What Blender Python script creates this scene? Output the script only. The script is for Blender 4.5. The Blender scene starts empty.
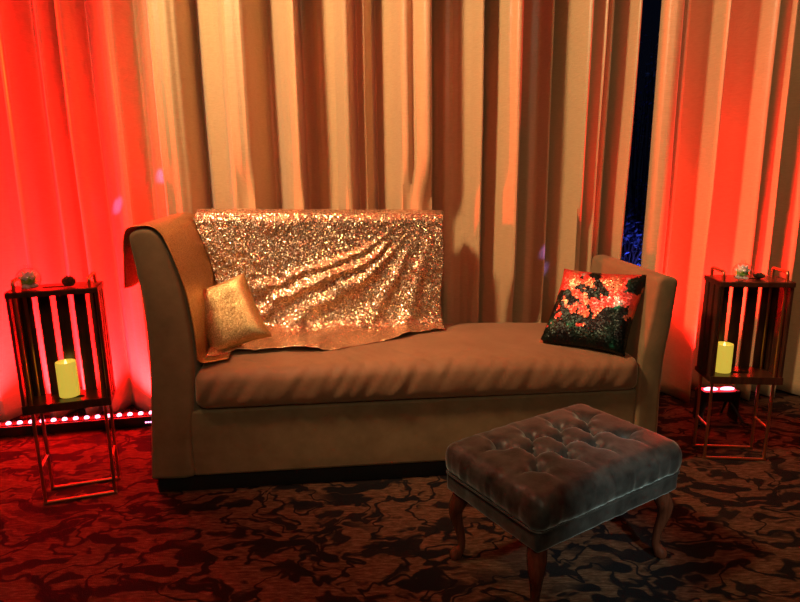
import bpy, bmesh, math, random
from math import sin, cos, pi, radians, exp, sqrt, hypot
from mathutils import Vector, Matrix, noise
random.seed(7)
S = bpy.context.scene
COL = S.collection

# ------------------------------------------------------------------ camera
P, R = radians(12.5), radians(0.62)
fwd = Vector((0, cos(P), -sin(P))); up0 = Vector((0, sin(P), cos(P))); rt0 = Vector((1, 0, 0))
rt = rt0*cos(R) - up0*sin(R); up = rt0*sin(R) + up0*cos(R)
cd = bpy.data.cameras.new('camera'); cam = bpy.data.objects.new('camera', cd); COL.objects.link(cam)
cd.sensor_width = 36; cd.lens = 601/800*36; cd.clip_start = .02
cam.matrix_world = Matrix(((rt.x, up.x, -fwd.x, 0), (rt.y, up.y, -fwd.y, 0), (rt.z, up.z, -fwd.z, 1.2), (0, 0, 0, 1)))
S.camera = cam
vs = S.view_settings
S.display_settings.display_device = 'sRGB'
vs.view_transform = 'Standard'; vs.look = 'None'; vs.gamma = 1; vs.use_curve_mapping = False
vs.exposure = 0.0

# ------------------------------------------------------------------ world and room lights
w = bpy.data.worlds.new('world'); S.world = w; w.use_nodes = True
w.node_tree.nodes['Background'].inputs[0].default_value = (.001, .0015, .004, 1)
w.node_tree.nodes['Background'].inputs[1].default_value = 1

def aim(o, tgt):
    o.rotation_euler = (Vector(tgt)-o.location).to_track_quat('-Z', 'Y').to_euler()

def lamp(name, kind, loc, tgt, power, col, size=.3, size_y=None, angle=None, blend=.5, spread=None):
    l = bpy.data.lights.new(name, kind); o = bpy.data.objects.new(name, l); COL.objects.link(o)
    o.location = loc; aim(o, tgt); l.energy = power; l.color = col
    if kind == 'AREA':
        l.shape = 'RECTANGLE' if size_y else 'DISK'; l.size = size
        if size_y: l.size_y = size_y
        if spread: l.spread = radians(spread)
    else:
        l.shadow_soft_size = size
    if kind == 'SPOT':
        l.spot_size = radians(angle); l.spot_blend = blend
    return o

WARM = (1, .69, .37)
lamp('ceiling_spot_light', 'SPOT', (-1.35, 1.45, 2.9), (.35, 2.9, 1.35), 330, WARM, .16, angle=80, blend=.7)
lamp('ceiling_spot_light', 'SPOT', (1.0, 1.5, 2.9), (1.6, 2.95, 1.3), 34, WARM, .10, angle=60, blend=.9)
lamp('room_light', 'AREA', (.2, -1.2, 2.85), (0, 1.9, .5), 26, (1, .78, .5), 1.0, 1.0)
lamp('ottoman_fill_spot', 'SPOT', (1.35, -.1, 1.7), (.68, 1.50, .26), 120, (.78, .95, .90), .06, angle=16, blend=.9)  # cool fill added to brighten only the ottoman's right side
lamp('added_light_red', 'SPOT', (-3.8, 2.1, 1.9), (.3, 2.9, 1.4), 700, (1, .04, .005), .05, angle=46, blend=.6)  # unseen red spot added to rake red stripes across the curtain folds
lamp('added_light_red', 'SPOT', (0, 1.5, 2.9), (-.1, 2.75, .6), 42, (1, .07, .02), .05, angle=62, blend=.6)  # unseen red spot added overhead to redden the seat and throw
for t_, p_ in (((-1.085, 2.75, 1.265), 700), ((-1.315, 2.83, 1.06), 900), ((.72, 2.95, .765), 700)):
    lamp('party_light_violet', 'SPOT', (t_[0]*.5+.1, .2, 2.8), t_, p_, (.35, .2, 1), .004, angle=1.3, blend=1)

# ------------------------------------------------------------------ materials
class Mat:
    def __init__(self, name, col=(.8, .8, .8), rough=.5, metal=0, **kw):
        self.m = bpy.data.materials.new(name); self.m.use_nodes = True
        self.nt = self.m.node_tree; self.b = self.nt.nodes['Principled BSDF']
        self.set('Base Color', (*col, 1)); self.set('Roughness', rough); self.set('Metallic', metal)
        for k, v in kw.items(): self.set(k.replace('_', ' '), v)
    def set(self, k, v): self.b.inputs[k].default_value = v
    def n(self, t, **kw):
        nd = self.nt.nodes.new(t)
        for k, v in kw.items():
            if hasattr(nd, k): setattr(nd, k, v)
            else: nd.inputs[k.replace('_', ' ')].default_value = v
        return nd
    def l(self, a, b): self.nt.links.new(a, b)
    def coords(self, scale=(1, 1, 1)):
        tc = self.n('ShaderNodeTexCoord'); mp = self.n('ShaderNodeMapping')
        mp.inputs['Scale'].default_value = scale; self.l(tc.outputs['Object'], mp.inputs[0]); return mp.outputs[0]
    def noise(self, vec, scale, detail=2, rough=.5, dist=0):
        nd = self.n('ShaderNodeTexNoise'); nd.inputs['Scale'].default_value = scale
        nd.inputs['Detail'].default_value = detail; nd.inputs['Roughness'].default_value = rough
        nd.inputs['Distortion'].default_value = dist; self.l(vec, nd.inputs['Vector']); return nd
    def ramp(self, fac, stops, interp='LINEAR'):
        r = self.n('ShaderNodeValToRGB'); r.color_ramp.interpolation = interp
        e = r.color_ramp.elements
        while len(e) < len(stops): e.new(.5)
        for q, (p, c) in zip(e, stops):
            q.position = p; q.color = (*c, 1) if len(c) == 3 else c
        self.l(fac, r.inputs[0]); return r.outputs[0]
    def bump(self, h, strength=.3, dist=.01, prev=None):
        b = self.n('ShaderNodeBump'); b.inputs['Strength'].default_value = strength; b.inputs['Distance'].default_value = dist
        self.l(h, b.inputs['Height'])
        if prev: self.l(prev, b.inputs['Normal'])
        return b.outputs[0]
    def base(self, s): self.l(s, self.b.inputs['Base Color'])
    def normal(self, s): self.l(s, self.b.inputs['Normal'])
    def math(self, op, a, b=None):
        m = self.n('ShaderNodeMath', operation=op)
        for i, v in enumerate((a, b)):
            if v is None: continue
            if isinstance(v, (int, float)): m.inputs[i].default_value = v
            else: self.l(v, m.inputs[i])
        return m.outputs[0]

def mk_plain(name, col, rough=.5, metal=0, var=.12, scale=30, bump=.1, stretch=(1, 1, 1), **kw):
    m = Mat(name, col, rough, metal, **kw)
    n = m.noise(m.coords(stretch), scale, 4, .6)
    m.base(m.ramp(n.outputs[0], [(.25, tuple(c*(1-var) for c in col)), (.75, tuple(min(1, c*(1+var)) for c in col))]))
    if bump: m.normal(m.bump(n.outputs[0], bump, .002))
    return m.m

def mk_curtain():
    m = Mat('curtain_satin', (.55, .36, .19), .38)
    m.set('Sheen Weight', .25); m.set('Specular IOR Level', .5)
    co = m.coords((1, 1, 1))
    n1 = m.noise(m.coords((5, 5, 70)), 6, 3, .6)
    n2 = m.noise(co, 9, 2, .5, 1.5)
    m.base(m.ramp(n1.outputs[0], [(.3, (.50, .33, .17)), (.7, (.60, .42, .22))]))
    cr = m.ramp(n2.outputs[0], [(.47, (0, 0, 0)), (.5, (1, 1, 1)), (.53, (0, 0, 0))])
    m.normal(m.bump(cr, .16, .004, m.bump(n1.outputs[0], .14, .002)))
    return m.m

def mk_velvet(name, c0, c1, rough=.75, sheen=.4, tint=(1, .8, .55), scale=7, sr=.4):
    m = Mat(name, c0, rough); m.set('Sheen Weight', sheen); m.set('Sheen Roughness', sr); m.set('Sheen Tint', (*tint, 1))
    m.set('Specular IOR Level', .25)
    co = m.coords()
    n = m.noise(co, scale, 5, .65); n2 = m.noise(co, 260, 2, .5)
    m.base(m.ramp(n.outputs[0], [(.32, c0), (.68, c1)]))
    m.normal(m.bump(n2.outputs[0], .25, .001, m.bump(n.outputs[0], .25, .006)))
    return m.m

def sequin_nodes(m, scale, tilt):
    v = m.n('ShaderNodeTexVoronoi'); v.inputs['Scale'].default_value = scale
    m.l(m.coords(), v.inputs['Vector'])
    sub = m.n('ShaderNodeVectorMath', operation='SUBTRACT'); sub.inputs[1].default_value = (.5, .5, .5); m.l(v.outputs['Color'], sub.inputs[0])
    sc = m.n('ShaderNodeVectorMath', operation='SCALE'); sc.inputs['Scale'].default_value = tilt; m.l(sub.outputs[0], sc.inputs[0])
    g = m.n('ShaderNodeNewGeometry'); ad = m.n('ShaderNodeVectorMath', operation='ADD')
    m.l(g.outputs['Normal'], ad.inputs[0]); m.l(sc.outputs[0], ad.inputs[1])
    nm = m.n('ShaderNodeVectorMath', operation='NORMALIZE'); m.l(ad.outputs[0], nm.inputs[0]); m.normal(nm.outputs[0])
    return v

def mk_sequin_gold(name='gold_sequins', tilt=.8, scale=270, rough=.25, cols=((.55, .32, .15), (.98, .82, .58))):
    m = Mat(name, (.9, .6, .3), rough, .85)
    v = sequin_nodes(m, scale, tilt)
    sp = m.n('ShaderNodeSeparateColor'); m.l(v.outputs['Color'], sp.inputs[0])
    m.base(m.ramp(sp.outputs[0], [(.2, cols[0]), (.8, cols[1])]))
    return m.m

def mk_sequin_flip():
    m = Mat('flip_sequins', (.02, .03, .03), .38, .7)
    v = sequin_nodes(m, 190, .5)
    # brushed patches: each sequin shows one face or the other
    pos = m.n('ShaderNodeVectorMath', operation='ADD'); m.l(v.outputs['Position'], pos.inputs[0])
    n = m.noise(pos.outputs[0], 9, 3, .6, .3)
    sx = m.n('ShaderNodeSeparateXYZ'); m.l(v.outputs['Position'], sx.inputs[0])
    # local x across, z up ; upper-left and a centre tongue carry the rose side
    a = m.math('ADD', m.math('MULTIPLY', sx.outputs[2], 3.0), m.math('MULTIPLY', sx.outputs[0], -1.9))
    f = m.math('ADD', m.math('MULTIPLY', n.outputs[0], 3.2), a)
    f = m.math('SUBTRACT', f, 1.17)
    n2 = m.noise(pos.outputs[0], 14, 2, .5)
    dark = m.ramp(n2.outputs[0], [(.40, (.01, .012, .012)), (.60, (.006, .025, .016)), (.70, (.02, .30, .18))])
    rose = m.ramp(n2.outputs[0], [(.35, (.75, .38, .2)), (.5, (.9, .12, .08)), (.62, (.95, .10, .09)), (.7, (.9, .8, .75))])
    mx = m.n('ShaderNodeMix', data_type='RGBA'); m.l(m.ramp(f, [(.49, (0, 0, 0)), (.51, (1, 1, 1))]), mx.inputs[0])
    m.l(dark, mx.inputs[6]); m.l(rose, mx.inputs[7]); m.base(mx.outputs[2])
    return m.m

def mk_carpet():
    m = Mat('carpet_pile', (.1, .05, .03), .95); m.set('Specular IOR Level', .1)
    co = m.coords((1.15, 1.42, 1))
    warp = m.noise(co, 2.8, 3, .6)
    ad = m.n('ShaderNodeVectorMath', operation='MULTIPLY_ADD'); ad.inputs[1].default_value = (.55, .35, 0)
    m.l(warp.outputs['Color'], ad.inputs[0]); m.l(co, ad.inputs[2])
    base_n = m.noise(m.coords((10, 50, 1)), 2.4, 5, .75)
    base = m.ramp(base_n.outputs[0], [(.32, (.035, .018, .010)), (.5, (.09, .045, .024)), (.7, (.20, .11, .062))])
    # winding dark stems
    n1 = m.noise(ad.outputs[0], 5.0, 2, .5)
    stem = m.ramp(m.math('ABSOLUTE', m.math('SUBTRACT', n1.outputs[0], .5)), [(.016, (1, 1, 1)), (.034, (0, 0, 0))])
    # leaf blots
    v = m.n('ShaderNodeTexVoronoi'); v.inputs['Scale'].default_value = 6.5; v.feature = 'F1'
    st = m.n('ShaderNodeMapping'); st.inputs['Scale'].default_value = (.62, 1.7, 1); st.inputs['Rotation'].default_value = (0, 0, .35)
    m.l(ad.outputs[0], st.inputs[0]); m.l(st.outputs[0], v.inputs['Vector'])
    leaf = m.ramp(v.outputs['Distance'], [(.36, (1, 1, 1)), (.42, (0, 0, 0))])
    n3 = m.noise(ad.outputs[0], 7.5, 2, .5)
    blot = m.ramp(n3.outputs[0], [(.56, (0, 0, 0)), (.60, (.95, .95, .95))])
    d = m.math('MAXIMUM', m.math('MAXIMUM', stem, m.math('MULTIPLY', leaf, m.ramp(m.noise(co, 1.6, 2).outputs[0], [(.4, (0, 0, 0)), (.5, (1, 1, 1))]))), blot)
    fine = m.noise(m.coords(), 330, 2, .6)
    mx = m.n('ShaderNodeMix', data_type='RGBA'); m.l(d, mx.inputs[0]); m.l(base, mx.inputs[6])
    m.l(m.ramp(fine.outputs[0], [(.3, (.003, .003, .004)), (.7, (.014, .013, .014))]), mx.inputs[7])
    m.base(mx.outputs[2]); m.normal(m.bump(fine.outputs[0], .8, .004))
    return m.m

def mk_wood(name, c0, c1, rough=.4):
    m = Mat(name, c0, rough)
    n = m.noise(m.coords((14, 14, 1.5)), 6, 4, .6, .5)
    m.base(m.ramp(n.outputs[0], [(.3, c0), (.7, c1)])); m.normal(m.bump(n.outputs[0], .15, .002))
    return m.m

def mk_emit(name, col, strength, base=(.8, .8, .8)):
    m = Mat(name, base, .4); m.set('Emission Color', (*col, 1)); m.set('Emission Strength', strength); return m.m

M = dict(
    curtain=mk_curtain(), carpet=mk_carpet(),
    sofa=mk_velvet('sofa_microsuede', (.19, .128, .062), (.27, .185, .09)),
    seat=mk_velvet('seat_microsuede_red_lit', (.24, .125, .062), (.31, .17, .088), .62, .5),  # sofa suede with the red light from above put into its colour
    ott=mk_velvet('grey_velvet', (.012, .011, .010), (.060, .058, .052), .40, .55, (.8, .95, .92), 16, .35),
    sequin=mk_sequin_gold(), glitter=mk_sequin_gold('gold_glitter', .35, 420, .45, ((.42, .24, .09), (.72, .48, .22))),
    pillow=mk_sequin_gold('gold_thread', .4, 500, .5, ((.55, .36, .13), (.85, .64, .30))),
    flip=mk_sequin_flip(),
    wood=mk_wood('dark_walnut', (.030, .010, .006), (.085, .028, .014), .3),
    legwood=mk_wood('mahogany', (.06, .017, .008), (.13, .04, .02), .25),
    copper=mk_plain('copper_metal', (.75, .36, .18), .3, 1, .08, 60, 0),
    black=mk_plain('black_plastic', (.012, .012, .013), .45, 0, .2),
    plinth_and_shadow=mk_plain('black_plinth_shadow', (.006, .005, .005), .7),
    wall=mk_plain('wall_paint', (.30, .24, .18), .8, 0, .05, 12),
    ceil=mk_plain('ceiling_paint', (.35, .31, .26), .9, 0, .03, 40),
    frame=mk_plain('window_metal', (.02, .02, .022), .4, .5),
    ground=mk_plain('outdoor_ground', (.02, .025, .03), .9, 0, .4, 3),
    leaf=mk_plain('leaf_green', (.30, .62, .14), .35, 0, .3, 40),
    twig=mk_plain('twig_brown', (.09, .05, .03), .8, 0, .3, 50),
    gravel=mk_plain('white_pebble', (.88, .86, .82), .5, 0, .2, 60),
    cone=mk_plain('cone_scales', (.10, .05, .025), .7, 0, .4, 90),
    button=mk_velvet('button_velvet', (.05, .048, .042), (.07, .066, .06), .5, .8, (.85, .95, .95), 16),
    brass=mk_plain('brass', (.8, .55, .22), .3, 1, .05, 30, 0),
    led=mk_emit('red_led', (1, .16, .24), 10), ledstrip=mk_emit('led_glow', (1, .012, .02), 5, (.4, .02, .02)),
    digit=mk_emit('led_digit', (1, .25, .55), 6),
    outleaf=mk_plain('outdoor_leaf', (.3, .4, .45), .6, 0, .3, 20),
)
def mk_glass():
    m = Mat('clear_glass', (1, 1, 1), .0); out = m.nt.nodes['Material Output']
    tr = m.n('ShaderNodeBsdfTransparent'); gl = m.n('ShaderNodeBsdfGlossy'); gl.inputs['Roughness'].default_value = .02
    lw = m.n('ShaderNodeLayerWeight'); lw.inputs['Blend'].default_value = .35
    fr = m.n('ShaderNodeMath', operation='MULTIPLY_ADD'); m.l(m.math('POWER', lw.outputs['Facing'], 2.5), fr.inputs[0]); fr.inputs[1].default_value = .75; fr.inputs[2].default_value = .06
    mx = m.n('ShaderNodeMixShader'); m.l(fr.outputs[0], mx.inputs[0]); m.l(tr.outputs[0], mx.inputs[1]); m.l(gl.outputs[0], mx.inputs[2])
    m.l(mx.outputs[0], out.inputs['Surface']); return m.m
def mk_candle():
    m = Mat('candle_wax', (.85, .72, .25), .45); m.set('Subsurface Weight', .0)
    tc = m.n('ShaderNodeTexCoord')
    m.set('Emission Color', (.85, .62, .06, 1)); m.set('Emission Strength', .62); return m.m
M['glass'] = mk_glass(); M['candle'] = mk_candle(); M['flame'] = mk_emit('candle_flame', (1, .75, .2), 3)

# ------------------------------------------------------------------ builders
def link(name, bm, mat, parent=None, smooth=True, mats=None):
    me = bpy.data.meshes.new(name); bmesh.ops.recalc_face_normals(bm, faces=bm.faces[:]) if bm.faces else None
    bm.to_mesh(me); bm.free()
    o = bpy.data.objects.new(name, me); COL.objects.link(o)
    for q in (mats or [mat]): me.materials.append(q)
    if smooth:
        me.polygons.foreach_set('use_smooth', [True]*len(me.polygons))
        me.set_sharp_from_angle(angle=radians(38))
    if parent: o.parent = parent
    return o
def tag(o, label, cat, group=None, kind=None):
    if label: o['label'] = label
    if cat: o['category'] = cat
    if group: o['group'] = group
    if kind: o['kind'] = kind
    return o
def empty(name, loc, yaw, label, cat, group=None):
    o = bpy.data.objects.new(name, None); COL.objects.link(o); o.empty_display_size = .05
    o.location = loc; o.rotation_euler = (0, 0, yaw); return tag(o, label, cat, group)
def structure(name, bm, mat):
    return tag(link(name, bm, mat, smooth=False), None, None, kind='structure')
def box(bm, x0, x1, y0, y1, z0, z1, bev=0, mtx=None, seg=2):
    r = bmesh.ops.create_cube(bm, size=1)
    vs_ = r['verts']
    for v in vs_:
        v.co = Vector(((x0+x1)/2+v.co.x*(x1-x0), (y0+y1)/2+v.co.y*(y1-y0), (z0+z1)/2+v.co.z*(z1-z0)))
    if bev:
        es = list({e for v in vs_ for e in v.link_edges})
        g = bmesh.ops.bevel(bm, geom=es, offset=bev, segments=seg, affect='EDGES', profile=.6)
        vs_ = list({v for f in g['faces'] for v in f.verts} | {v for v in vs_ if v.is_valid})
    if mtx:
        for v in vs_: v.co = mtx @ v.co
    return vs_
def tube(bm, pts, r, seg=10, closed=False, rad=None):
    pts = [Vector(p) for p in pts]; n = len(pts); rings = []
    prev = None
    for i, p in enumerate(pts):
        a = pts[(i-1) % n] if (closed or i) else p; b = pts[(i+1) % n] if (closed or i < n-1) else p
        t = (b-a).normalized()
        if prev is None:
            u = t.orthogonal().normalized()
        else:
            u = (prev-t*prev.dot(t)).normalized()
        prev = u; v = t.cross(u)
        rr = rad[i] if rad else r
        rings.append([bm.verts.new(p+(u*cos(2*pi*k/seg)+v*sin(2*pi*k/seg))*rr) for k in range(seg)])
    m = n if closed else n-1
    for i in range(m):
        A, B = rings[i], rings[(i+1) % n]
        for k in range(seg): bm.faces.new((A[k], A[(k+1) % seg], B[(k+1) % seg], B[k]))
    if not closed:
        bm.faces.new(rings[0][::-1]); bm.faces.new(rings[-1])
def roundpath(pts, r, seg=5):
    pts = [Vector(p) for p in pts]; out = [pts[0]]
    for i in range(1, len(pts)-1):
        a, b, c = pts[i-1], pts[i], pts[i+1]
        p0 = b+(a-b).normalized()*r; p1 = b+(c-b).normalized()*r
        for k in range(seg+1):
            t = k/seg; out.append(p0*(1-t)**2+b*2*t*(1-t)+p1*t*t)
    out.append(pts[-1]); return out
def lathe(bm, prof, seg=24, at=(0, 0, 0)):
    rings = []
    for r, z in prof:
        if r < 1e-5: rings.append([bm.verts.new((at[0], at[1], at[2]+z))])
        else: rings.append([bm.verts.new((at[0]+r*cos(2*pi*k/seg), at[1]+r*sin(2*pi*k/seg), at[2]+z)) for k in range(seg)])
    for A, B in zip(rings, rings[1:]):
        for k in range(seg):
            q = (k+1) % seg
            if len(A) == 1 and len(B) == 1: break
            if len(A) == 1: bm.faces.new((A[0], B[k], B[q]))
            elif len(B) == 1: bm.faces.new((A[k], A[q], B[0]))
            else: bm.faces.new((A[k], A[q], B[q], B[k]))
def soft_box(bm, hx, hy, hz, r, step=.02, warp=None, at=(0, 0, 0)):
    """closed rounded box of quads, with an optional warp"""
    def ticks(h):
        n = max(2, int(2*(h-r)/step)); t = [-(h-r)+2*(h-r)*i/n for i in range(n+1)]
        q = 4
        e = [-(h-r)-r*sin(radians(45)*k/q)/sin(radians(45)) for k in range(q, 0, -1)]
        return [('e', v) for v in e]+[('i', v) for v in t]+[('e', -v) for v in reversed(e)]
    X, Y, Z = [[v for _, v in ticks(h)] for h in (hx, hy, hz)]
    cache = {}
    H = (hx, hy, hz)
    def vert(p):
        key = tuple(round(c, 5) for c in p)
        if key in cache: return cache[key]
        inner = [max(-(H[i]-r), min(H[i]-r, p[i])) for i in range(3)]
        d = [math.tan((p[i]-inner[i])/r*pi/4)*r if abs(p[i]-inner[i]) > 1e-9 else 0 for i in range(3)]
        dv = Vector(d)
        q = Vector(inner)+(dv.normalized()*r if dv.length > 1e-9 else Vector((0, 0, 0)))
        if warp: q = warp(q)
        cache[key] = bm.verts.new(q+Vector(at)); return cache[key]
    for ax in range(3):
        a, b = [(1, 2), (2, 0), (0, 1)][ax]; A, B = (X, Y, Z)[a], (X, Y, Z)[b]
        for s in (-1, 1):
            for i in range(len(A)-1):
                for j in range(len(B)-1):
                    q = []
                    for ii, jj in ((i, j), (i+1, j), (i+1, j+1), (i, j+1)):
                        p = [0, 0, 0]; p[ax] = s*H[ax]; p[a] = A[ii]; p[b] = B[jj]; q.append(vert(p))
                    if len(set(q)) > 2:
                        try: bm.faces.new(q if s > 0 else q[::-1])
                        except ValueError: pass
def grid(bm, rows):
    V = [[bm.verts.new(p) for p in r] for r in rows]
    F = []
    for a, b in zip(V, V[1:]):
        for i in range(len(a)-1): F.append(bm.faces.new((a[i], a[i+1], b[i+1], b[i])))
    return F
def sm(a, b, x):
    t = max(0, min(1, (x-a)/(b-a))); return t*t*(3-2*t)
def lerp_tab(tab, x):
    if x <= tab[0][0]: return tab[0][1]
    for (a, p), (b, q) in zip(tab, tab[1:]):
        if x <= b: return p+(q-p)*(x-a)/(b-a)
    return tab[-1][1]
def catmull(pts, sub):
    out = []
    n = len(pts)
    for i in range(n-1):
        p0 = pts[max(0, i-1)]; p1 = pts[i]; p2 = pts[i+1]; p3 = pts[min(n-1, i+2)]
        for k in range(sub):
            t = k/sub
            out.append(tuple(.5*((2*b)+(-a+c)*t+(2*a-5*b+4*c-d)*t*t+(-a+3*b-3*c+d)*t**3) for a, b, c, d in zip(p0, p1, p2, p3)))
    out.append(pts[-1]); return out

# ------------------------------------------------------------------ room shell
WY = radians(5.5)
WM = Matrix.Translation((0, 2.90, 0)) @ Matrix.Rotation(WY, 4, 'Z')   # curtain wall frame
bm = bmesh.new(); box(bm, -4.5, 4.5, -3.5, 3.75, -.1, 0); structure('floor', bm, M['carpet'])
bm = bmesh.new(); box(bm, -4.7, 4.7, -3.6, 3.75, 3.0, 3.1); structure('ceiling', bm, M['ceil'])
bm = bmesh.new(); box(bm, -4.6, -4.5, -3.5, 3.1, 0, 3); structure('wall_left', bm, M['wall'])
bm = bmesh.new(); box(bm, 4.5, 4.6, -3.5, 3.1, 0, 3); structure('wall_right', bm, M['wall'])
bm = bmesh.new(); box(bm, -4.6, 4.6, -3.6, -3.5, 0, 3); structure('wall_front', bm, M['wall'])
bm = bmesh.new()
for a in ((-4.6, .55, 0, 3), (2.35, 4.7, 0, 3), (.55, 2.35, 2.6, 3), (.55, 2.35, 0, .08)): box(bm, a[0], a[1], .24, .36, a[2], a[3], mtx=WM)
structure('wall_back', bm, M['wall'])
bm = bmesh.new()
for a in ((.55, .61, .08, 2.6), (2.29, 2.35, .08, 2.6), (.61, 2.29, .08, .14), (.61, 2.29, 2.54, 2.6), (1.62, 1.67, .14, 2.54)): box(bm, a[0], a[1], .25, .31, a[2], a[3], .004, WM)
win = structure('window_1', bm, M['frame'])
bm = bmesh.new(); box(bm, .61, 2.29, .277, .283, .14, 2.54, mtx=WM); link('window_pane', bm, M['glass'], win, False)
bm = bmesh.new(); box(bm, -6, 14, 3.76, 14, -.25, -.1); structure('outdoor_ground', bm, M['ground'])

# ------------------------------------------------------------------ curtains
A = [(-2.24, -0.026), (-2.178, 0.065), (-2.116, -0.039), (-2.034, 0.0), (-1.95, 0.052), (-1.866, -0.039), (-1.782, -0.026), (-1.73, 0.039), (-1.688, 0.052), (-1.632, -0.039), (-1.59, -0.013), (-1.547, 0.052), (-1.516, 0.026), (-1.499, -0.013), (-1.46, 0.052), (-1.421, 0.039), (-1.395, -0.052), (-1.352, -0.013), (-1.285, 0.039), (-1.242, 0.052), (-1.207, 0.0), (-1.176, -0.039), (-1.132, -0.013), (-1.078, 0.0)]
B = [(-1.068, 0.02), (-1.045, 0.05), (-1.0, 0.060), (-0.955, 0.055), (-0.925, 0.02), (-0.9, -0.065), (-0.861, -0.013), (-0.791, 0.019), (-0.729, 0.065), (-0.668, 0.065), (-0.633, 0.013), (-0.588, -0.052), (-0.543, -0.013), (-0.49, 0.052), (-0.45, 0.084), (-0.441, 0.052), (-0.436, -0.065), (-0.392, -0.052), (-0.356, -0.013), (-0.31, 0.0), (-0.274, 0.026), (-0.228, 0.065), (-0.201, 0.026), (-0.183, 0.0), (-0.151, 0.019), (-0.119, -0.013), (-0.096, -0.065), (-0.063, -0.026), (-0.027, 0.013), (0.019, 0.065), (0.061, 0.052), (0.102, 0.078), (0.131, 0.084), (0.14, 0.039), (0.145, -0.065), (0.187, -0.045), (0.22, 0.0), (0.266, 0.0), (0.313, 0.026), (0.361, 0.065), (0.376, 0.026), (0.394, -0.039), (0.432, 0.013), (0.48, 0.058), (0.523, 0.084), (0.542, 0.065)]
C = [(0.509, -0.065), (0.538, -0.06), (0.606, -.02), (0.669, 0.0), (0.703, 0.039), (0.722, 0.0), (0.747, -0.052), (0.792, 0.013), (0.845, 0.078), (0.875, 0.052), (0.899, 0.026), (0.934, 0.058), (0.949, 0.0), (0.958, -0.065), (0.989, 0.013), (1.014, 0.0), (1.039, -0.065), (1.06, 0.0), (1.08, 0.055), (1.098, 0.055), (1.106, 0.03)]
D = [(1.185, 0.026), (1.196, 0.06), (1.25, 0.065), (1.281, 0.026), (1.291, 0.045), (1.306, 0.0), (1.361, -0.039), (1.426, -0.013), (1.461, 0.065), (1.481, 0.039), (1.511, -0.039), (1.561, -0.065), (1.628, -0.013), (1.688, 0.065), (1.708, 0.039), (1.734, -0.039), (1.759, 0.0), (1.785, 0.065), (1.805, 0.013), (1.842, -0.039), (1.893, 0.0), (1.944, 0.052), (1.996, -0.039), (2.075, 0.026), (2.127, 0.065), (2.179, -0.039), (2.259, 0.0), (2.338, 0.065), (2.417, -0.039), (2.524, 0.039), (2.605, 0.0)]
SO = Vector((-.942, 2.051, 0)); SY = radians(5.68)
SM = Matrix.Translation(SO) @ Matrix.Rotation(SY, 4, 'Z'); SMi = SM.inverted()
def curtain(pts, off, seed, label, fac=1.8, z0=.012, z1=2.86, drift=.012):
    prof = catmull(pts, 7); bm = bmesh.new(); rows = []
    nz = 46
    for k in range(nz+1):
        t = k/nz; z = z0+(z1-z0)*t
        row = []
        for u, d in prof:
            low = 1-t
            d = d+.009*noise.noise(Vector((u*24, seed*3, z*.25)))+.004*noise.noise(Vector((u*60, seed*3, z*.4)))
            amp = 1+.22*low*noise.noise(Vector((u*3, seed, z*.7)))
            du = drift*low*noise.noise(Vector((u*2.1+seed, 3.3, z*.9)))*1.6
            dd = .010*noise.noise(Vector((u*5+seed, 7.7, z*1.4)))
            p = WM @ Vector((u+du, -(fac*d*amp+dd)-off, z))
            q = SMi @ p                               # the sofa pushes the cloth back
            if -.06 < q.x < 2.08:
                top = 1.04 if q.x < 1.24 else (.84 if q.x > 1.86 else .5)
                lim = .655+.012*sin(u*60)
                if q.y < lim:
                    q.y += (lim-q.y)*(1-sm(top, top+.22, z)); p = SM @ q
            row.append(p)
        rows.append(row)
    grid(bm, rows)
    o = link('curtain', bm, M['curtain'])
    s = o.modifiers.new('thick', 'SOLIDIFY'); s.thickness = .003; s.offset = 0
    return tag(o, label, 'curtain', 'floor-length curtains along the window wall')
curtain(A, -.10, 1, 'pleated satin curtain at far left glowing red behind the left lantern stand', 1.4)
curtain(B, 0, 5, 'broad gold satin curtain hanging behind the tall back of the sofa')
curtain(C, -.02, 9, 'gold satin curtain left of the dark gap, behind the right half of the sofa')
curtain(D, .05, 13, 'gold and red lit satin curtain right of the dark window gap')
bm = bmesh.new(); box(bm, -2.6, 2.75, -.05, .13, 2.86, 2.9, .004, WM)
tag(link('curtain_rail', bm, M['ceil']), 'pale ceiling rail carrying the pleated curtains', 'rail')

# ------------------------------------------------------------------ sofa
sofa = empty('sofa', SO, SY, 'tan suede chaise sofa with one tall arm and a half-length back', 'sofa')
def arm(name, outer, inner, top, parent):
    """outer / inner: (x, z) curves from the bottom up; extruded front to back with a soft edge"""
    loop = outer+top+inner[::-1]
    loop = catmull(loop+[loop[0]], 4)[:-1]
    cx = sum(p[0] for p in loop)/len(loop); cz = sum(p[1] for p in loop)/len(loop)
    def inset(d):
        out = []
        n = len(loop)
        for i in range(n):
            a = Vector(loop[i-1]); b = Vector(loop[(i+1) % n]); t = (b-a).normalized()
            nn = Vector((t.y, -t.x)); p = Vector(loop[i])
            if (Vector((cx, p.y))-p).dot(nn) < 0 and abs(t.y) > .5: nn = -nn
            if abs(t.y) <= .5 and (cz-p.y)*nn.y < 0: nn = -nn
            out.append(p+nn*d)
        return out
    bm = bmesh.new(); rings = []
    for y, d in ((0, .016), (.002, .008), (.008, .002), (.018, 0), (.15, 0), (.3, 0), (.45, 0), (.602, 0), (.614, .003), (.62, .014)):
        rings.append([bm.verts.new((p.x, y, p.y)) for p in inset(d)])
    for a, b in zip(rings, rings[1:]):
        n = len(a)
        for i in range(n): bm.faces.new((a[i], a[(i+1) % n], b[(i+1) % n], b[i]))
    bm.faces.new(rings[0]); bm.faces.new(rings[-1][::-1])
    return link(name, bm, M['sofa'], parent)
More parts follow.
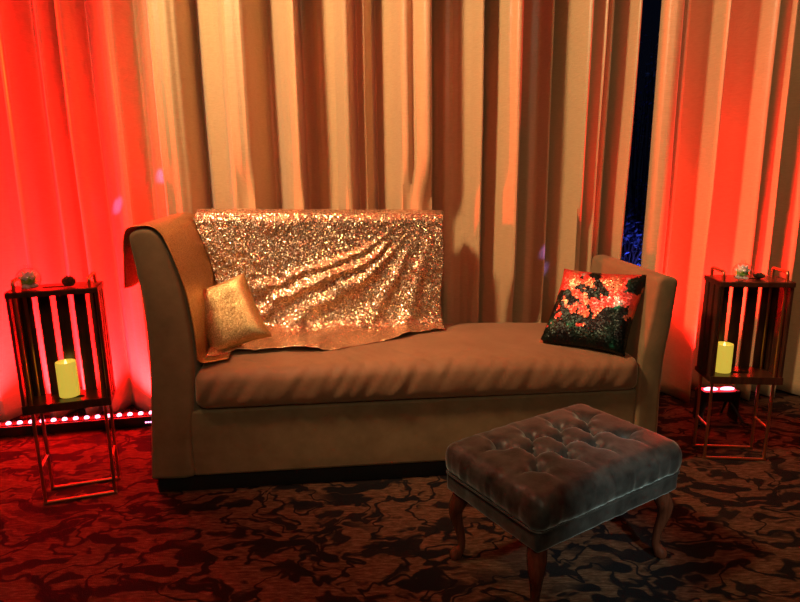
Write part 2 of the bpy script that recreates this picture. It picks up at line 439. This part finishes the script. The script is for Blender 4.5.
a1 = arm('armrest', [(.003, .07), (.014, .19), (.024, .31), (.036, .45), (.042, .6), (.040, .7), (.034, .8), (.024, .9), (.016, .965)],
    [(.157, .07), (.160, .15), (.166, .25), (.185, .4), (.196, .53), (.192, .66), (.176, .78), (.150, .88), (.122, .96)],
    [(.022, .99), (.05, 1.003), (.085, 1.002), (.108, .985)], sofa)
a1['label'] = 'tall left armrest flaring outwards'
a2 = arm('armrest', [(1.988, .07), (1.986, .2), (1.984, .32), (1.986, .42), (1.992, .5), (2.002, .575), (2.010, .66), (2.016, .73)],
    [(1.888, .07), (1.886, .2), (1.884, .32), (1.884, .42), (1.893, .5), (1.908, .578), (1.921, .66), (1.93, .73)],
    [(2.018, .765), (1.997, .782), (1.958, .784), (1.936, .768)], sofa)
a2['label'] = 'low right armrest flaring outwards'
# frame under the cushion
bm = bmesh.new(); soft_box(bm, .865, .305, .131, .012, .05, at=(1.023, .311, .201)); link('seat_frame', bm, M['sofa'], sofa)
bm = bmesh.new(); box(bm, .018, 1.97, .03, .60, .0, .075, .004); link('plinth_and_shadow', bm, M['plinth_and_shadow'], sofa)  # black plinth, widened to stand for the shadow under the sofa too
# back, occupying the left part only
def wback(q):
    t = (q.z+.26)/.52
    q = q.copy(); q.y += .035*t if q.y < 0 else 0
    return q
bm = bmesh.new(); soft_box(bm, .54, .075, .33, .03, .04, wback, at=(.635, .537, .672)); link('backrest', bm, M['sofa'], sofa)
# cushion
def wseat(q):
    q = q.copy(); x = q.x+1.037; y = q.y+.27
    if q.z > 0:
        q.z += .016*(1-(q.x/.85)**4)*(1-((q.y)/.29)**4)+.003
        q.z += .0035*noise.noise(Vector((x*3, y*4, 0)))
        q.z += -.012*sm(1.2, 1.85, x)
        fr = sm(.25, .02, y)
        k = noise.noise(Vector((x*26+y*22, y*3, 2)))+.6*noise.noise(Vector((x*55+y*40, y*5, 8)))
        q.z += .0055*k*fr*(.35+.65*sm(.1, .5, x)*sm(1.6, 1.1, x))
    if q.y < -.2:
        q.y += .007*(noise.noise(Vector((x*26-q.z*16, q.z*5, 4)))+.5*noise.noise(Vector((x*60-q.z*40, q.z*7, 4))))*(1 if q.z > -.05 else .3)
        q.y -= .012*(1-(q.z/.075)**2)
    q.z -= (.006 if q.z < 0 else .004)*sm(.9, 1.85, x)
    return q
bm = bmesh.new(); soft_box(bm, .846, .295, .073, .038, .012, wseat, at=(1.037, .285, .408)); link('seat_cushion', bm, M['seat'], sofa)

# ------------------------------------------------------------------ sequin throw over the back and the tall arm
bm = bmesh.new()
yend = [(.10, .10), (.2, .09), (.34, .185), (.5, .17), (.69, .145), (.8, .20), (.95, .27), (1.05, .33), (1.16, .395), (1.24, .40)]
rows = []
NS, xs0, xs1 = 190, .13, 1.192
for i in range(NS+1):
    x = xs0+(xs1-xs0)*i/NS
    zt = 1.028-.022*(x-.13)
    ye = lerp_tab(yend, x)+.022*noise.noise(Vector((x*11, 0, 0)))+.012*noise.noise(Vector((x*27, 4, 0)))
    path = [(.63, .80), (.632, .90), (.630, .975), (.618, zt), (.59, zt+.006), (.53, zt+.006), (.497, zt-.006), (.483, zt-.035), (.478, .9), (.468, .8), (.458, .7), (.448, .6), (.435, .545), (.41, .512), (.375, .502), (min(.37, ye+.03), .502), (ye, .499)]
    L = [0]
    for a, b in zip(path, path[1:]): L.append(L[-1]+hypot(b[0]-a[0], b[1]-a[1]))
    row = []
    for k in range(131):
        s = L[-1]*k/130; j = max(q for q in range(len(L)) if L[q] <= s+1e-9); j = min(j, len(L)-2)
        t = (s-L[j])/max(1e-6, L[j+1]-L[j]); y = path[j][0]*(1-t)+path[j+1][0]*t; z = path[j][1]*(1-t)+path[j+1][1]*t
        h = 0
        if y < .50:
            # folds fan out from the upper right corner towards the lower left
            dx, dz = (1.17-x), (1.03-z)-(y-.46 if y < .44 else 0)
            ang = math.atan2(dz, max(dx, .001)); rr = hypot(dx, dz)
            ang += .10*noise.noise(Vector((x*4, 1, z*4)))+.03*noise.noise(Vector((x*13, 5, z*13)))
            for a0, wd, am in ((.42, .030, .014), (.55, .035, .024), (.70, .045, .020), (.95, .07, .018), (1.3, .10, .018)):
                h += am*exp(-((ang-a0)/wd)**2)*sm(.08, .5, rr)
            h += .012*noise.noise(Vector((x*5, 2, z*5)))+.007*noise.noise(Vector((x*15+z*9, y*4, z*15)))+.004*noise.noise(Vector((x*40+z*20, 3, z*40)))
            h *= sm(zt, zt-.08, z)
        h = max(h, -.002)+.004
        if y < .52 and x < .25:                       # stay clear of the curved arm
            x = max(x, lerp_tab([(.5, .222), (.66, .212), (.78, .196), (.88, .170), (.98, .135)], z))
        if z > .52 and y < .5: row.append(Vector((x, y-h, z)))
        elif y < .5: row.append(Vector((x, y-.2*h, z+h*.9+.003*noise.noise(Vector((x*15, y*15, 0))))))
        else: row.append(Vector((x, y, z+.0025*noise.noise(Vector((x*14, y*10, 1))))))
    # right border of the throw sags slightly inwards
    rows.append(row)
for i, row in enumerate(rows):
    e = sm(NS-14, NS, i)
    for k, p in enumerate(row):
        if p.y < .5: p.x += e*(-.004*sin(p.z*22)-.018*sm(.95, .5, p.z))
grid(bm, rows)
nmain = len(bm.faces)
# arm part: outside hang, over the top, down the inner face, onto the seat
rows = []
for j in range(61):
    f = j/60
    row = []
    path = [(-.016, .80-.01*sin(9*f)), (-.008, .90), (.0, .975), (.014, 1.006), (.045, 1.014), (.088, 1.013), (.118, .992), (.134, .962), (.162, .882), (.188, .78), (.203, .66), (.207, .56), (.212, .518), (.235, .505), (.30, .502)]
    path = catmull(path, 5)
    n = len(path)
    for k, (x, z) in enumerate(path):
        y = .004+.60*f
        if z < .70: y = max(y, .004+.0*k)
        y0 = 0 if z > .53 else .05*sm(.212, .30, x)+.03*sm(.53, .5, z)
        y = y0+.004+(.60-y0)*f
        d = .0025*noise.noise(Vector((f*14, k*.12, 3)))
        row.append(Vector((x+d, y, z+abs(d))))
    rows.append(row)
F = grid(bm, rows)
for q in F: q.material_index = 1
o = link('throw_blanket', bm, None, mats=[M['sequin'], M['glitter']])
o.matrix_world = SM
s = o.modifiers.new('thick', 'SOLIDIFY'); s.thickness = .002; s.offset = 1
tag(o, 'gold sequin throw blanket draped over the back and tall arm of the sofa', 'blanket')

# ------------------------------------------------------------------ pillows
def pillow(name, w, h, t, mat, loc, rot, label, pinch=.12, skew=0):
    bm = bmesh.new(); N = 44
    for s in (1, -1):
        rows = []
        for i in range(N+1):
            r = []
            for j in range(N+1):
                u = -1+2*i/N; v = -1+2*j/N
                # edges bow in between the corners
                x = u*w/2*(1-pinch*(1-u*u*0)*(1-v*v)*abs(u)**3*.7); z = v*h/2*(1-pinch*(1-u*u)*abs(v)**3*.7)
                th = t/2*((1-u**4)*(1-v**4))**.42
                th += .004*noise.noise(Vector((x*16, z*16, s)))*(1-max(abs(u), abs(v))**6)
                if j > 0: pass
                r.append(Vector((x+skew*z, -s*th, z)))
            rows.append(r)
        grid(bm, rows)
    bmesh.ops.remove_doubles(bm, verts=bm.verts[:], dist=.0008)
    o = link(name, bm, mat); o.location = loc; o.rotation_euler = rot
    o.data.set_sharp_from_angle(angle=radians(80))
    return tag(o, label, 'pillow')
gp = pillow('throw_pillow', .245, .285, .10, M['pillow'], (-.678, 2.315, .640), (radians(-24), radians(-19), radians(2)), skew=-.12, label='small gold throw pillow leaning on the throw near the tall arm')
bm = bmesh.new(); bmesh.ops.create_uvsphere(bm, u_segments=14, v_segments=8, radius=.006)
bd = link('zip_bead', bm, M['brass'], gp); bd.location = (-.092, -.004, -.140)
fp = pillow('sequin_pillow', .345, .345, .11, M['flip'], (.785, 2.375, .625), (radians(-29), 0, radians(-28)), skew=.17, label='square flip-sequin pillow, dark green and rose, against the low right arm')

# ------------------------------------------------------------------ ottoman
OC = Vector((.487, 1.668, 0)); OY = radians(32)
ott = empty('ottoman', OC, OY, 'grey velvet tufted ottoman with curved wooden legs in front of the sofa', 'footstool')
HX, HY = .302, .203
btn = [(-.18+.12*i, s*.076) for i in range(4) for s in (-1, 1)]+[(-.12+.12*i, 0) for i in range(3)]
def wott(q):
    q = q.copy()
    ex = abs(q.x)/HX; ey = abs(q.y)/HY
    if q.z > .0:
        crown = .018*(1-ex**3)*(1-ey**3)
        pad = 0; dmin = 9
        for bx, by in btn:
            d = hypot(q.x-bx, q.y-by); dmin = min(dmin, d)
            pad -= .042*exp(-(d/.021)**1.6)
        # diamond creases between neighbours
        cr = 0
        for i, (ax, ay) in enumerate(btn):
            for bx, by in btn[i+1:]:
                if .06 < hypot(ax-bx, ay-by) < .105:
                    vx, vy = bx-ax, by-ay; LL = vx*vx+vy*vy; t = max(0, min(1, ((q.x-ax)*vx+(q.y-ay)*vy)/LL))
                    dd = hypot(q.x-ax-t*vx, q.y-ay-t*vy); cr = max(cr, exp(-(dd/.007)**2))
        # pleats running from the outer buttons to the edge
        for bx, by in btn:
            if abs(by) > .05:
                t = (q.y/ (1 if by > 0 else -1))-abs(by)
                if t > 0: cr = max(cr, .7*exp(-((q.x-bx)/.007)**2)*sm(.12, .02, t))
            if abs(bx) > .15:
                t = (q.x/(1 if bx > 0 else -1))-abs(bx)
                if t > 0: cr = max(cr, .7*exp(-((q.y-by)/.007)**2)*sm(.11, .02, t))
        w_ = sm(0, .03, q.z)
        q.z += (crown+pad-.011*cr)*w_
    if max(ex, ey) > .8:
        k = noise.noise(Vector((q.x*34, q.y*34, q.z*4)))+.5*noise.noise(Vector((q.x*80, q.y*80, q.z*9)))
        n = Vector((q.x/HX if ex > ey else 0, q.y/HY if ey > ex else 0, 0))
        q += n*(.0048*k+.006*(1-min(1, abs(q.z)/.06)))
    return q
bm = bmesh.new(); soft_box(bm, HX, HY, .052, .036, .0075, wott, at=(0, 0, .340)); link('cushion', bm, M['ott'], ott)
def wband(q):
    q = q.copy(); k = noise.noise(Vector((q.x*24, q.y*24, q.z*10+5)))
    n = Vector((q.x, q.y, 0)).normalized(); return q+n*.004*k
bm = bmesh.new(); soft_box(bm, HX-.008, HY-.008, .034, .014, .012, wband, at=(0, 0, .268)); link('apron', bm, M['ott'], ott)
bm = bmesh.new()
pts = []
hx, hy, rr = HX-.002, HY-.002, .03
for cx, cy, a0 in ((hx-rr, hy-rr, 0), (-hx+rr, hy-rr, 90), (-hx+rr, -hy+rr, 180), (hx-rr, -hy+rr, 270)):
    for k in range(7): a = radians(a0+15*k); pts.append((cx+rr*cos(a), cy+rr*sin(a), .298))
tube(bm, pts, .003, 8, True); link('piping', bm, M['ott'], ott)
for bx, by in btn:
    bm = bmesh.new(); lathe(bm, [(0, .004), (.005, .0035), (.008, .001), (.0085, -.002), (0, -.004)], 14)
    o = link('button', bm, M['button'], ott); ex, ey = abs(bx)/HX, abs(by)/HY
    o.location = (bx, by, .392+.018*(1-ex**3)*(1-ey**3)-.042+.004)
def cab_leg():
    """cabriole leg: knee out, ankle in, pad foot"""
    bm = bmesh.new()
    c = [(0, .245, .026), (.004, .215, .027), (.012, .19, .026), (.016, .165, .022), (.013, .135, .018), (.006, .10, .0145), (.002, .07, .0125), (.002, .045, .0125), (.008, .028, .017), (.014, .016, .021), (.016, .006, .019), (.016, 0, .014)]
    c = catmull(c, 3); tube(bm, [(x*1.3, 0, z) for x, z, r in c], 0, 14, rad=[r for x, z, r in c])
    return bm
for sx in (-1, 1):
    for sy in (-1, 1):
        o = link('leg', cab_leg(), M['legwood'], ott); o.location = (sx*(HX-.045), sy*(HY-.045), 0); o.rotation_euler = (0, 0, math.atan2(sy, sx))

# ------------------------------------------------------------------ lantern towers: slatted crate on a bent metal stand
def tower(loc, yaw, label, z0, z1, W, Dp):
    t = empty('lantern_stand', loc, yaw, label, 'stand', 'lantern stands beside the sofa')
    fx, fy = .1175, .056
    for s in (-1, 1):
        bm = bmesh.new()
        tube(bm, roundpath([(s*fx, -fy, .006), (s*fx, -fy, z1+.036), (s*fx, fy, z1+.036), (s*fx, fy, .006)], .012), .006, 10)
        sf = link('side_frame', bm, M['copper'], t)
        bm = bmesh.new(); tube(bm, [(s*fx, -fy, .145), (s*fx, fy, .145)], .005, 8); link('side_brace', bm, M['copper'], sf)
    for y in (-fy, fy):
        bm = bmesh.new(); tube(bm, [(-fx-.006, y, .006), (fx+.006, y, .006)], .006, 10); link('floor_bar', bm, M['copper'], t)
    cr = bpy.data.objects.new('crate', None); COL.objects.link(cr); cr.parent = t
    for zz, nm in ((z0, 'bottom_board'), (z1-.018, 'top_board')):
        bm = bmesh.new()
        # board with a hand slot cut through it
        sw, sy = .045, .011
        for a in ((-W, W, -Dp, -sy), (-W, W, sy, Dp), (-W, -sw, -sy, sy), (sw, W, -sy, sy)): box(bm, a[0], a[1], a[2], a[3], zz, zz+.018)
        bmesh.ops.remove_doubles(bm, verts=bm.verts[:], dist=.0001)
        link(nm, bm, M['wood'], cr, False)
    n = 5; wd = .040; gap = (2*W-.012-n*wd)/(n-1)
    for i in range(n):
        x = -W+.006+i*(wd+gap)
        bm = bmesh.new(); box(bm, x, x+wd, Dp-.010, Dp, z0+.018, z1-.018, .001); link('back_slat', bm, M['wood'], cr, False)
    for s in (-1, 1):
        for (a, b) in [(-Dp+.002+q*(2*Dp-.012), -Dp+.002+(q+.25)*(2*Dp-.012)) for q in (0, .36, .72)]:
            bm = bmesh.new(); box(bm, s*W-(.010 if s > 0 else 0), s*W+(.010 if s < 0 else 0), a, b, z0-.0, z1, .001); link('side_slat', bm, M['wood'], cr, False)
    for zz, hh in ((z0-.004, .030), (z1-.019, .018)):
        bm = bmesh.new(); box(bm, -W, W, -Dp-.006, -Dp, zz, zz+hh, .001); link('front_rail', bm, M['wood'], cr, False)
    return t, z0+.018, z1
lt, zbl, ztl = tower((-1.222, 2.10, 0), radians(18), 'dark slatted crate on a copper stand left of the sofa', .365, .800, .143, .068)
rtw, zbr, ztr = tower((1.386, 2.350, 0), radians(-5.7), 'dark slatted crate on a copper stand right of the sofa', .345, .755, .138, .078)

def candle(tw, zb, x, y, r, h, label):
    p = tw.matrix_basis @ Vector((x, y, zb)); 
    c = empty('led_candle', p, 0, label, 'candle', 'pillar candles inside the crates')
    bm = bmesh.new(); lathe(bm, [(0, 0), (r*.97, 0), (r, .004), (r, h-.004), (r*.96, h), (r*.86, h-.002), (r*.72, h-.012), (r*.4, h-.018), (0, h-.018)], 32)
    link('wax_body', bm, M['candle'], c)
    bm = bmesh.new(); lathe(bm, [(0, h-.018), (.004, h-.014), (.005, h-.006), (.002, h+.004), (0, h+.008)], 12); link('flame', bm, M['flame'], c)
bpy.context.view_layer.update()
candle(lt, zbl+.001, -.008, .022, .0345, .132, 'glowing yellow pillar candle inside the left crate')
candle(rtw, zbr+.001, -.058, .01, .034, .118, 'glowing yellow pillar candle inside the right crate')

def terrarium(tw, zt, x, y, r, seed, label):
    p = tw.matrix_basis @ Vector((x, y, zt+.001)); rnd = random.Random(seed)
    t = empty('glass_terrarium', p, rnd.random()*6, label, 'terrarium', 'glass globes on the crates')
    prof = []
    for k in range(0, 19):
        a = -pi/2+.35+(pi-.62)*k/18; prof.append((r*cos(a), r+r*sin(a)*.98))
    inn = [(max(0, q-.0018), z) for q, z in prof]
    zb_ = prof[0][1]
    prof = [(0, zb_)]+prof+[(r*.22, 2*r+.006), (r*.25, 2*r+.010), (r*.16, 2*r+.009)]+[(q, z) for q, z in reversed(inn)]+[(0, zb_+.0018)]
    bm = bmesh.new(); lathe(bm, [(a, b-zb_) for a, b in prof], 28); link('globe', bm, M['glass'], t)
    bm = bmesh.new()
    for k in range(26):
        a = rnd.random()*6.28; q = rnd.random()**.5*r*.62
        bmesh.ops.create_icosphere(bm, subdivisions=1, radius=r*rnd.uniform(.12, .2), matrix=Matrix.Translation((q*cos(a), q*sin(a), r*.24+rnd.random()*r*.12)))
    link('pebbles', bm, M['gravel'], t)
    for nm, mt, rings_ in (('succulent', M['leaf'], ((7, 1.15, .80), (7, .85, .95), (5, .6, .9))), ('highlight_petals', M['gravel'], ((7, .8, 1.1), (6, .4, 1.25)))):  # second rosette: white petals put in for the globe's frosted highlight
     bm = bmesh.new()
     for ring, (nn, tilt, ln) in enumerate(rings_):
        for k in range(nn):
            a = 2*pi*k/nn+ring*.5; L = r*ln; rows = []
            for i in range(6):
                f = i/5; wv = .24*L*sin(pi*min(1, f*.82+.12)); d = L*f
                cx, cz = d*sin(tilt), r*.38+d*cos(tilt)*1.1
                rows.append([Vector((cx*cos(a)-s*wv*sin(a), cx*sin(a)+s*wv*cos(a), cz+abs(s)*wv*.35)) for s in (-1, 0, 1)])
            grid(bm, rows)
     o = link(nm, bm, mt, t); s = o.modifiers.new('thick', 'SOLIDIFY'); s.thickness = .0025
    return t
terrarium(lt, ztl, -.075, -.030, .040, 2, 'round glass terrarium with green succulent on the left crate')
terrarium(rtw, ztr, -.042, -.038, .036, 5, 'round glass terrarium with green succulent on the right crate')
def pinecone(tw, zt, x, y, r, squash, label):
    p = tw.matrix_basis @ Vector((x, y, zt+.001)); bm = bmesh.new()
    for k in range(60):
        f = (k+.5)/60; a = k*2.4; rr = r*sin(pi*(.12+.8*f))*1.0; z = r*squash*2*f
        m = Matrix.Translation((rr*.72*cos(a), rr*.72*sin(a), z*.92+.003)) @ Matrix.Rotation(a, 4, 'Z') @ Matrix.Rotation(-.9+1.2*f*-1+.6, 4, 'Y')
        bmesh.ops.create_icosphere(bm, subdivisions=1, radius=1, matrix=m @ Matrix.Diagonal((r*.34, r*.26, r*.10, 1)))
    lathe(bm, [(0, .0), (r*.6, .004), (r*.75, r*squash), (r*.4, r*squash*1.8), (0, r*squash*1.9)], 14)
    mn = min(v.co.z for v in bm.verts)
    for v in bm.verts: v.co.z -= mn
    o = link('pinecone', bm, M['cone']); o.location = p
    return tag(o, label, 'pinecone')
pinecone(lt, ztl, .046, -.02, .026, .62, 'small brown pinecone on top of the left crate')
pinecone(rtw, ztr, .04, 0, .024, .3, 'flat brown pinecone on top of the right crate')

# ------------------------------------------------------------------ LED lights on the floor
def led_bar(loc, yaw, L, label, legs=False, lift=0, n=20, power=40, glow=False):
    t = empty('led_light_bar', loc, yaw, label, 'light', 'LED lights on the floor')
    bm = bmesh.new(); box(bm, -L/2, L/2, -.035, .035, lift+.004, lift+.052, .006)
    hs = link('housing', bm, M['black'], t)
    bm = bmesh.new(); box(bm, -L/2+.01, L/2-.01, -.022, .022, lift+.052, lift+.056, .001); link('lens_strip', bm, M['black'] if not glow else M['ledstrip'], hs)
    for i in range(n):
        x = -L/2+(.03 if not glow else .045)+(L-(.06 if not glow else .09))*i/(n-1)
        bm = bmesh.new(); lathe(bm, [(.011, 0), (.0115, .005), (.008, .010), (0, .012)], 14)
        o = link('led_lens', bm, M['led'], t); o.location = (x, -.008, lift+.056); o.scale.x = 1 if not glow else 3
    for s in (-1, 1):
        bm = bmesh.new(); box(bm, s*L/2-.004, s*L/2+.004, -.038, .038, 0, lift+.056, .002); link('end_bracket', bm, M['black'], t)
    if legs:
        for s in (-1, 1):
            bm = bmesh.new(); tube(bm, [(s*L*.30, 0, lift+.01), (s*L*.62, -.06, .006), (s*L*.7, -.08, .006)], .006, 8)
            link('leg', bm, M['black'], t)
            bm = bmesh.new(); tube(bm, [(s*L*.30, 0, lift+.01), (s*L*.42, .07, .006), (s*L*.45, .085, .006)], .006, 8)
            link('leg', bm, M['black'], t)
    if glow:
        for dx in (-.03, .03):
            o = lamp('led_glow', 'SPOT', (dx, .01, lift+.075), (dx*2, .30, 1.5), power/2, (1, .008, .008), .02, angle=84, blend=.5); o.parent = t
        return t
    l = bpy.data.lights.new('led_glow', 'AREA'); o = bpy.data.objects.new('led_glow', l); COL.objects.link(o); o.parent = t
    l.shape = 'RECTANGLE'; l.size = L*.95; l.size_y = .03; l.energy = power; l.color = (1, .004, .008); l.spread = radians(110)
    o.location = (0, 0, lift+.075); o.rotation_euler = (pi+radians(-14), 0, 0)
    return t
b1 = led_bar((-1.66, 2.645, 0), radians(10), .98, 'long black LED bar glowing red on the carpet behind the left stand', power=250)
for k in range(3):
    bm = bmesh.new(); box(bm, .435+.011*k, .442+.011*k, -.0365, -.0345, .020, .026); link('display_digit', bm, M['digit'], b1, False)
b2 = led_bar((1.51, 2.70, 0), radians(2), .17, 'short black LED light glowing red on legs behind the right stand', legs=True, lift=.10, n=2, power=330, glow=True)

# ------------------------------------------------------------------ made-up shrubs and lamps for the blue reflections in the glass
def shrub(loc, h, wd, n, seed, label):
    rnd = random.Random(seed); t = empty('added_shrub', loc, 0, label, 'shrub', 'made-up shrubs for the blue glow in the glass')
    bt = bmesh.new(); bl = bmesh.new()
    for k in range(n):
        a = rnd.random()*6.28; tip = Vector((cos(a)*wd*rnd.random(), sin(a)*wd*rnd.random(), h*rnd.uniform(.6, 1)))
        mid = tip*.5+Vector((rnd.uniform(-.06, .06), rnd.uniform(-.06, .06), 0))
        tube(bt, [(0, 0, 0), mid, tip], .006, 5, rad=[.008, .005, .002])
        for q in range(14):
            f = rnd.uniform(.35, 1); c = (mid*(1-f)*2*f+tip*f*f) if f < .5 else mid.lerp(tip, f)
            m = Matrix.Translation(c+Vector((rnd.uniform(-.05, .05), rnd.uniform(-.05, .05), rnd.uniform(-.04, .04)))) @ Matrix.Rotation(rnd.random()*6, 4, (rnd.random(), rnd.random(), rnd.random()+.01))
            vs_ = [bl.verts.new(m @ Vector(p)) for p in ((-.03, 0, 0), (0, .012, .003), (.03, 0, 0), (0, -.012, .003))]; bl.faces.new(vs_)
    link('stems', bt, M['twig'], t); link('leaves', bl, M['outleaf'], t)
shrub((2.30, 6.0, -.1), .95, .45, 34, 3, 'low made-up shrub lit blue for the glow in the dark window')
shrub((2.62, 6.6, -.1), 2.9, .35, 26, 4, 'tall thin made-up shrub for the faint blue glow in the window')
lamp('added_light_blue', 'POINT', (2.25, 5.6, .15), (2.25, 6, 1), 9, (.08, .10, 1), .04)  # blue lamp added to light the low shrub for the glow
lamp('added_light_high', 'SPOT', (2.1, 5.7, 1.4), (2.5, 6.5, 2.4), 1.5, (.25, .4, 1), .04, angle=30)  # blue spot added for the faint glow higher in the gap
